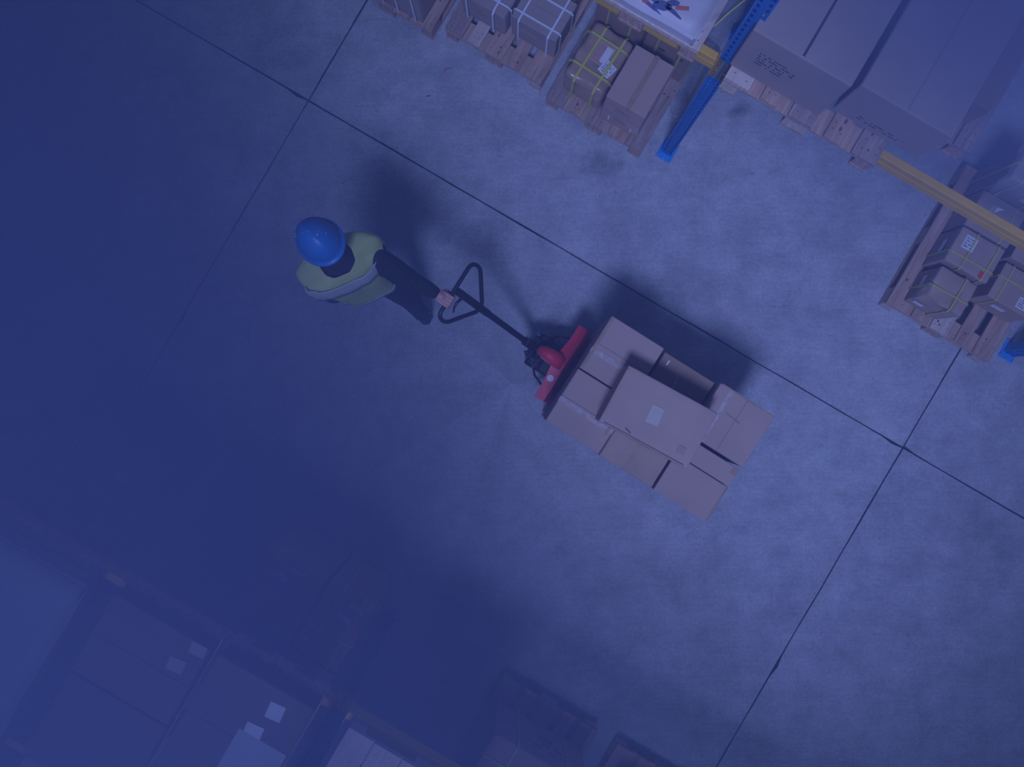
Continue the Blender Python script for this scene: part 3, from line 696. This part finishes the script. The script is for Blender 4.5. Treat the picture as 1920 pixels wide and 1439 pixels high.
tube(bm, pts, .014, 12, closed=True); obj('handle_loop', bm, 'black', tl, smooth=True)
bm = bmesh.new(); tube(bm, [T(.88, -.02, .01), T(.885, -.06, .02), T(.875, -.10, .025), T(.86, -.125, .02)], [.010, .010, .008, .004], 8); obj('release_lever', bm, 'black', tl, smooth=True)
bm = bmesh.new(); box(bm, .83, .855, .012, .026, .012, .024, m4, bev=.002); obj('sticker', bm, 'label', tl)

# ---------------------------------------------------------------- worker
def organic(name, build, m, parent, voxel=.01, smooth=3, factor=.5, solid=None):
    bm = bmesh.new(); build(bm)
    o = obj(name, bm, m, parent, smooth=True)
    r = o.modifiers.new('remesh', 'REMESH'); r.mode = 'VOXEL'; r.voxel_size = voxel; r.use_smooth_shade = True
    s = o.modifiers.new('smooth', 'SMOOTH'); s.iterations = smooth; s.factor = factor
    return o
FW = Vector((-.42, .9, 0)).normalized(); RT = Vector((FW.y, -FW.x, 0))
def basis(f, up=Vector((0, 0, 1))):
    f = f.normalized(); r = f.cross(up).normalized(); u = r.cross(f); return Matrix((r, f, u)).transposed()
Rb = basis(FW)
G = J(-.3415, 0, 0) * 0 + (JO + JX * (TB.x + TDv.x * .985) + JY * (-.085)); G.z = TB.z + TDv.z * .985
A_ = -JX; g_ = JY; Zu = Vector((0, 0, 1))
sR, eR = Vector((-.785, .725, 1.43)), Vector((-.625, .635, 1.19)); wR = G + A_ * .085 + Zu * .045
sL, eL, wL = Vector((-1.10, .615, 1.40)), Vector((-1.115, .565, 1.12)), Vector((-1.09, .78, 1.03))
hipR, kR, aR = Vector((-.85, .685, .90)), Vector((-.735, .60, .49)), Vector((-.665, .515, .14))
hipL, kL, aL = Vector((-1.01, .62, .90)), Vector((-1.06, .76, .50)), Vector((-1.03, .80, .10))
nk = Vector((-1.0, .705, 1.50)); hd = Vector((-1.062, .787, 1.64)); pel = (hipR + hipL) / 2 + Vector((0, 0, .05))
ch = pel.lerp(nk, .66); ch.z = 1.30
HF = Vector((-.72, .62, -.25)).normalized(); Rh = basis(HF)
def hp(x, y, z): return hd + Rh @ Vector((x, y, z))
def hand(bm, side):
    if side == 'R':
        capsule(bm, wR, G + A_ * .045 + Zu * .040, .026, .030)
        for k, L in ((-.032, .9), (-.011, 1.0), (.010, 1.02), (.031, .95)):
            b = g_ * k
            capsule(bm, G + A_ * .055 + Zu * .040 + b * .8, G + A_ * .018 + Zu * .036 + b, .015, .0135)
            capsule(bm, G + A_ * .018 + Zu * .036 + b, G - A_ * .022 * L + Zu * .026 + b, .0125, .0115)
            capsule(bm, G - A_ * .022 * L + Zu * .026 + b, G - A_ * .030 * L - Zu * .006 + b, .0105, .0095)
            capsule(bm, G - A_ * .030 * L - Zu * .006 + b, G - A_ * .008 - Zu * .029 + b, .0095, .0085)
        capsule(bm, G + A_ * .06 + Zu * .03 + g_ * .02, G + A_ * .038 + Zu * .004 + g_ * .050, .016, .013)
        capsule(bm, G + A_ * .038 + Zu * .004 + g_ * .050, G + A_ * .01 - Zu * .028 + g_ * .052, .012, .0105)
        capsule(bm, G + A_ * .01 - Zu * .028 + g_ * .052, G - A_ * .014 - Zu * .030 + g_ * .048, .0105, .009)
    else:
        d = (wL - eL).normalized(); dn = Vector((0, 0, -1)); c = d.cross(dn).normalized(); q = wL + d * .055
        capsule(bm, wL, q, .026, .030)
        for k, L in ((-.030, .85), (-.010, .97), (.010, 1.0), (.030, .92)):
            capsule(bm, wL + d * .045 + c * k * .8, wL + d * .085 + c * k, .014, .012)
            p1 = wL + d * (.085 + .032 * L) + c * k + dn * .012; capsule(bm, wL + d * .085 + c * k, p1, .0115, .0105)
            p2 = p1 + d * .012 * L + dn * .024; capsule(bm, p1, p2, .0105, .0095); capsule(bm, p2, p2 - d * .008 + dn * .018, .0095, .0085)
        capsule(bm, wL + d * .03 - c * .02, wL + d * .055 - c * .048 + dn * .02, .015, .012); capsule(bm, wL + d * .055 - c * .048 + dn * .02, wL + d * .085 - c * .045 + dn * .035, .012, .0095)
def body(bm):
    ellipsoid(bm, hp(0, -.008, .02), (.076, .098, .095), Rh); ellipsoid(bm, hp(0, .03, -.055), (.056, .062, .06), Rh)
    ellipsoid(bm, hp(0, .052, -.095), (.028, .025, .022), Rh)
    capsule(bm, hp(0, .090, .015), hp(0, .112, -.022), .009, .014)                      # nose
    for s in (-1, 1):
        ellipsoid(bm, hp(s * .079, -.005, -.012), (.010, .018, .030), Rh)                # ears
        ellipsoid(bm, hp(s * .040, .070, -.025), (.024, .022, .018), Rh)                 # cheeks
        ellipsoid(bm, hp(s * .030, .086, .030), (.022, .012, .007), Rh)                  # brow
    ellipsoid(bm, hp(0, .088, -.058), (.026, .012, .007), Rh); ellipsoid(bm, hp(0, .086, -.068), (.023, .012, .007), Rh)
    capsule(bm, nk - Vector((0, 0, .04)), hp(0, -.025, -.03), .058, .056)
    ellipsoid(bm, ch, (.150, .095, .20), Rb); ellipsoid(bm, pel, (.145, .10, .14), Rb); capsule(bm, pel, ch, .11, .11)
    for a, b, c_, s, e, w_ in ((hipR, kR, aR, sR, eR, wR), (hipL, kL, aL, sL, eL, wL)):
        capsule(bm, a, b, .080, .052); capsule(bm, b, c_, .050, .034)
        capsule(bm, nk - Vector((0, 0, .05)), s, .05, .048)
        capsule(bm, s, e, .046, .036); capsule(bm, e, w_, .036, .025)
    capsule(bm, aR, aR + FW * .10 - Zu * .06, .032, .024); capsule(bm, aL, aL + FW * .14 - Zu * .05, .032, .024)
    hand(bm, 'R'); hand(bm, 'L')
person = organic('person', body, 'skin', None, voxel=.0045, smooth=2)
tag(person, 'worker in blue hard hat and yellow vest pulling the truck handle', 'person')
# eyes and mouth
for s in (-1, 1):
    bm = bmesh.new(); ellipsoid(bm, hp(s * .030, .083, .012), (.013, .011, .009), Rh); e = obj('eye', bm, 'eye', person, smooth=True)
    bm = bmesh.new(); ellipsoid(bm, hp(s * .030, .0925, .011), (.005, .003, .005), Rh); obj('pupil', bm, 'ink', e, smooth=True)
organic('hair', lambda bm: ellipsoid(bm, hp(0, -.022, .018), (.083, .096, .092), Rh), 'hair', person, voxel=.01)
def jacket(bm):
    ellipsoid(bm, ch + Vector((0, 0, .02)), (.180, .125, .22), Rb); ellipsoid(bm, pel + Vector((0, 0, .05)), (.155, .105, .15), Rb); capsule(bm, pel + Vector((0, 0, .06)), ch, .115, .125)
    capsule(bm, nk - Vector((0, 0, .05)), nk + (hd - nk) * .35, .085, .078)             # raised collar
    for s, e, w_, k in ((sR, eR, wR, 1), (sL, eL, wL, 1)):
        capsule(bm, nk - Vector((0, 0, .07)), s, .075, .070)
        capsule(bm, s, s + (e - s) * .5, .074, .075); capsule(bm, s + (e - s) * .5, e, .075, .064)
        d = (w_ - e); capsule(bm, e, e + d * .45, .060, .055); capsule(bm, e + d * .45, e + d * .93, .055, .043)
        for q in (.25, .62, .9): ellipsoid(bm, s + (e - s) * q + Vector((.006, -.01, .004)), (.074, .07, .03), basis(e - s) @ Matrix.Rotation(PI / 2, 3, 'X'))
        for q in (.3, .65): ellipsoid(bm, e + d * q, (.060 - .01 * q, .058 - .01 * q, .020), basis(d) @ Matrix.Rotation(PI / 2, 3, 'X'))
organic('jacket', jacket, 'jacket', person, voxel=.010, smooth=3)
def trousers(bm):
    ellipsoid(bm, pel - Vector((0, 0, .01)), (.160, .120, .14), Rb)
    for a, b, c_ in ((hipR, kR, aR), (hipL, kL, aL)):
        capsule(bm, a, b, .098, .072); capsule(bm, b, b + (c_ - b) * .85, .070, .060); capsule(bm, b + (c_ - b) * .5, b + (c_ - b) * .92, .062, .062)
organic('trousers', trousers, 'trouser', person, voxel=.011, smooth=3)
for a, up, nm in ((aR, .035, 'R'), (aL, .0, 'L')):
    def boot(bm, a=a, up=up):
        h = Vector((a.x, a.y, .045 + up)) - FW * .03
        toe = Vector((a.x, a.y, .038)) + FW * .165
        capsule(bm, Vector((a.x, a.y, a.z + .09)), Vector((a.x, a.y, a.z)), .056, .054); capsule(bm, Vector((a.x, a.y, a.z)), h, .054, .048); capsule(bm, h, toe, .042, .036); ellipsoid(bm, toe, (.046, .06, .036), Rb)
    organic('boot', boot, 'boot', person, voxel=.009, smooth=2)
# vest: shell around the torso, arm holes open
VP = [(.93, .200, .128, 0), (.98, .198, .128, 0), (1.08, .195, .130, 0), (1.18, .205, .135, 0), (1.30, .222, .142, 0), (1.40, .260, .148, 0), (1.465, .262, .140, 0), (1.51, .232, .126, 0), (1.535, .135, .105, 0), (1.55, .098, .096, 0)]
def vr(z):
    for a, b in zip(VP, VP[1:]):
        if a[0] <= z <= b[0]: t_ = (z - a[0]) / (b[0] - a[0]); return a[1] + (b[1] - a[1]) * t_, a[2] + (b[2] - a[2]) * t_
    return VP[-1][1:3]
def vnoise(a, z): c_, s_ = math.cos(a), math.sin(a); return 1 + .07 * noise.noise(Vector((c_ * 2.2, s_ * 2.2, z * 4))) + .035 * noise.noise(Vector((c_ * 6, s_ * 6, z * 9))) + (.03 * math.sin(a * 7 + z * 9) if z < 1.2 else 0)
def vest_bm():
    bm = bmesh.new(); n = 40
    up = VP
    rows = []
    for z, rx, ry, c in up:
        t_ = (z - .9) / .6; cc = pel.lerp(nk, max(0, min(1, t_)))
        row = []
        for k in range(n):
            a = 2 * PI * k / n; cx_, sy_ = math.cos(a), math.sin(a)
            f = vnoise(a, z)
            ex = .82
            x = rx * f * math.copysign(abs(cx_) ** ex, cx_); y = ry * f * math.copysign(abs(sy_) ** ex, sy_)
            p = Vector((cc.x, cc.y, 0)) + RT * x + FW * y; dz = -.02 * abs(cx_) ** 2 if z > 1.35 else 0
            row.append(bm.verts.new((p.x, p.y, z + dz)))
        rows.append(row)
    for r in range(len(rows) - 1):
        for k in range(n):
            bm.faces.new((rows[r][k], rows[r][(k + 1) % n], rows[r + 1][(k + 1) % n], rows[r + 1][k]))
    return bm, rows
bm, rows = vest_bm()
# carve the arm holes
kill = []
for f in bm.faces:
    c = f.calc_center_median()
    for s, e in ((sR, eR), (sL, eL)):
        d = (e - s).normalized(); q = c - (s + d * .03)
        out = (c - Vector((ch.x, ch.y, c.z))).dot(RT) * (1 if s is sR else -1)
        if out > (.238 if s is sR else .245) and (q - d * max(-.02, min(.2, q.dot(d)))).length < (.095 if s is sR else .07): kill.append(f); break
bmesh.ops.delete(bm, geom=kill, context='FACES')
v_ = obj('vest', bm, 'vest', person, smooth=True)
sd = v_.modifiers.new('solid', 'SOLIDIFY'); sd.thickness = .008; sd.offset = 1
sb = v_.modifiers.new('sub', 'SUBSURF'); sb.levels = 2; sb.render_levels = 2
# reflective panel across the shoulders and band round the hem
def ringband(zs, a0, a1, name, m, grow=.014):
    bm = bmesh.new(); n = 44; L = []
    for z in zs:
        rx, ry = vr(z); row = []
        for k in range(n + 1):
            a = a0 + (a1 - a0) * k / n; cx_, sy_ = math.cos(a), math.sin(a)
            t_ = (z - .9) / .6; cc = pel.lerp(nk, max(0, min(1, t_))); f = vnoise(a, z)
            x = (rx * f + grow) * math.copysign(abs(cx_) ** .82, cx_); y = (ry * f + grow) * math.copysign(abs(sy_) ** .82, sy_)
            p = Vector((cc.x, cc.y, z - (.02 * abs(cx_) ** 2 if z > 1.35 else 0))) + RT * x + FW * y; row.append(bm.verts.new(p))
        L.append(row)
    for r in range(len(L) - 1):
        for k in range(n): bm.faces.new((L[r][k], L[r][k + 1], L[r + 1][k + 1], L[r + 1][k]))
    o = obj(name, bm, m, v_, smooth=True); s_ = o.modifiers.new('solid', 'SOLIDIFY'); s_.thickness = .003; return o
ringband((.955, .975, .995), 0, 2 * PI, 'reflective_band', 'reflect')
ringband((1.39, 1.43, 1.465, 1.49, 1.508), PI * 1.10, PI * 1.86, 'reflective_panel', 'reflect', .020)
# hard hat
bm = bmesh.new()
nr, na = 14, 48; rowsH = []
for i in range(nr + 1):
    ph = i / nr * PI / 2; row = []
    for k in range(na):
        a = 2 * PI * k / na
        cr, sr = math.cos(a), math.sin(a)
        flare = 1.0
        rx, ry, rz = .112, .136, .145
        x = rx * cr * math.cos(ph); y = ry * sr * math.cos(ph) - .005; z = rz * math.sin(ph)
        rid = .006 * max(0, 1 - abs(x) / .035) * (1 if ph > .3 else 0)      # crown ridge
        row.append(bm.verts.new(hp(x, y - .01, z + .035 + rid)))
    rowsH.append(row)
# brim
brim = []
for off, dz in ((.012, -.004), (.026, -.010), (.028, -.014), (.010, -.012), (-.004, -.006)):
    row = []
    for k in range(na):
        a = 2 * PI * k / na; cr, sr = math.cos(a), math.sin(a)
        pk = max(0, sr) ** 2 * .030
        x = (.112 + off * .7) * cr; y = (.136 + off * .8 + (pk if off > .005 else 0)) * sr - .012
        row.append(bm.verts.new(hp(x, y, .035 + dz - (pk * .3))))
    brim.append(row)
seq = brim[::-1] + rowsH
for r in range(len(seq) - 1):
    for k in range(na): bm.faces.new((seq[r][k], seq[r][(k + 1) % na], seq[r + 1][(k + 1) % na], seq[r + 1][k]))
bmesh.ops.remove_doubles(bm, verts=bm.verts, dist=.0006)
hat = obj('hard_hat', bm, 'helmet', person, smooth=True)
bm = bmesh.new()
rs = random.Random(5)
for cx_, cy_, l in ((.02, -.05, .02), (-.005, -.045, .012), (.035, -.03, .008), (-.02, .03, .008), (.05, -.06, .012), (-.06, .10, .014), (0, 0, .01)):
    for q in range(2):
        x, y = cx_ + rs.uniform(-.008, .008), cy_ + rs.uniform(-.008, .008)
        zz = .145 * math.sqrt(max(0, 1 - (x / .112) ** 2 - ((y) / .136) ** 2)) + .035 + .0075
        pl = [bm.verts.new(hp(x + math.cos(k * 1.05) * l * .3 * rs.uniform(.4, 1), y - .015 + math.sin(k * 1.05) * l * .3 * rs.uniform(.4, 1), zz)) for k in range(6)]
        bm.faces.new(pl)
obj('scuffs', bm, 'scratch', hat)['kind'] = 'stuff'

# ---------------------------------------------------------------- small things on the floor
def litter(label, px, py, pts, m, r=.003):
    x, y = (px - 960) / 245, (719.5 - py) / 245
    bm = bmesh.new(); tube(bm, [(a, b, r + c) for a, b, c in pts], r, 6)
    o = obj('thread', bm, m); o.location = (x, y, 0); tag(o, label, 'thread', None); return o
litter('thin red thread on the floor in front of the slotted pallet', 838, 130, [(-.03, -.03, 0), (-.015, -.005, 0), (.01, .005, 0), (.035, .008, 0)], 'red_tape', .0025)
litter('small dark thread on the floor below the slotted pallet', 803, 180, [(-.015, 0, 0), (0, -.004, 0), (.015, .003, 0)], 'ink')
bm = bmesh.new(); c = []
for k in range(40):
    a = 2 * PI * k / 40 * 1.6; r = .10 + .015 * math.sin(a * 1.7); c.append((r * math.cos(a) * .75, r * math.sin(a) * 1.1, .004 + .0004 * k))
tube(bm, c, .0022, 5); o = obj('wire_loop', bm, 'steel'); o.location = ((1272 - 960) / 245, (719.5 - 190) / 245, 0); tag(o, 'thin loop of wire on the floor beside the blue upright', 'wire')

# ---------------------------------------------------------------- haze added to carry the blue tint over the hall
hz = obj('haze', B(-9, 9, -9, 9, -.3, 7.2), None); tag(hz, 'added blue haze that tints the whole view', 'haze', None, 'stuff')
m = bpy.data.materials.new('haze'); m.use_nodes = True; nt = m.node_tree; N = nt.nodes; L = nt.links
N.remove(N['Principled BSDF']); out = N['Material Output']
vp = N.new('ShaderNodeVolumePrincipled'); vp.inputs['Color'].default_value = (.36, .44, .78, 1); vp.inputs['Anisotropy'].default_value = 0
tc = N.new('ShaderNodeTexCoord'); sx = N.new('ShaderNodeSeparateXYZ'); L.new(tc.outputs['Object'], sx.inputs[0])
def mr(src, a, b, c, d):
    q = N.new('ShaderNodeMapRange'); q.interpolation_type = 'SMOOTHSTEP'
    for i, v in zip(('From Min', 'From Max', 'To Min', 'To Max'), (a, b, c, d)): q.inputs[i].default_value = v
    L.new(src, q.inputs['Value']); return q.outputs[0]
dt = N.new('ShaderNodeVectorMath'); dt.operation = 'DOT_PRODUCT'; L.new(tc.outputs['Object'], dt.inputs[0]); dt.inputs[1].default_value = (.86, .5, 0)
left = mr(dt.outputs['Value'], -2.7, .35, .50, .06)
# thickened over two corners to veil the goods there
dv = N.new('ShaderNodeVectorMath'); dv.operation = 'DISTANCE'; L.new(tc.outputs['Object'], dv.inputs[0]); dv.inputs[1].default_value = (2.3, 1.9, 3.1)
cor = mr(dv.outputs['Value'], .2, 1.8, .75, 0)
dv2 = N.new('ShaderNodeVectorMath'); dv2.operation = 'DISTANCE'; L.new(tc.outputs['Object'], dv2.inputs[0]); dv2.inputs[1].default_value = (-1.7, -1.7, 3.2)
cor2 = mr(dv2.outputs['Value'], .3, 1.9, .05, 0)
ad0 = N.new('ShaderNodeMath'); L.new(cor, ad0.inputs[0]); L.new(cor2, ad0.inputs[1])
ad = N.new('ShaderNodeMath'); L.new(left, ad.inputs[0]); L.new(ad0.outputs[0], ad.inputs[1])
hz_z = mr(sx.outputs[2], 3.0, 5.0, 1, .15)
mu = N.new('ShaderNodeMath'); mu.operation = 'MULTIPLY'; L.new(ad.outputs[0], mu.inputs[0]); L.new(hz_z, mu.inputs[1])
L.new(mu.outputs[0], vp.inputs['Density']); L.new(vp.outputs[0], out.inputs['Volume'])
hz.data.materials.append(m)
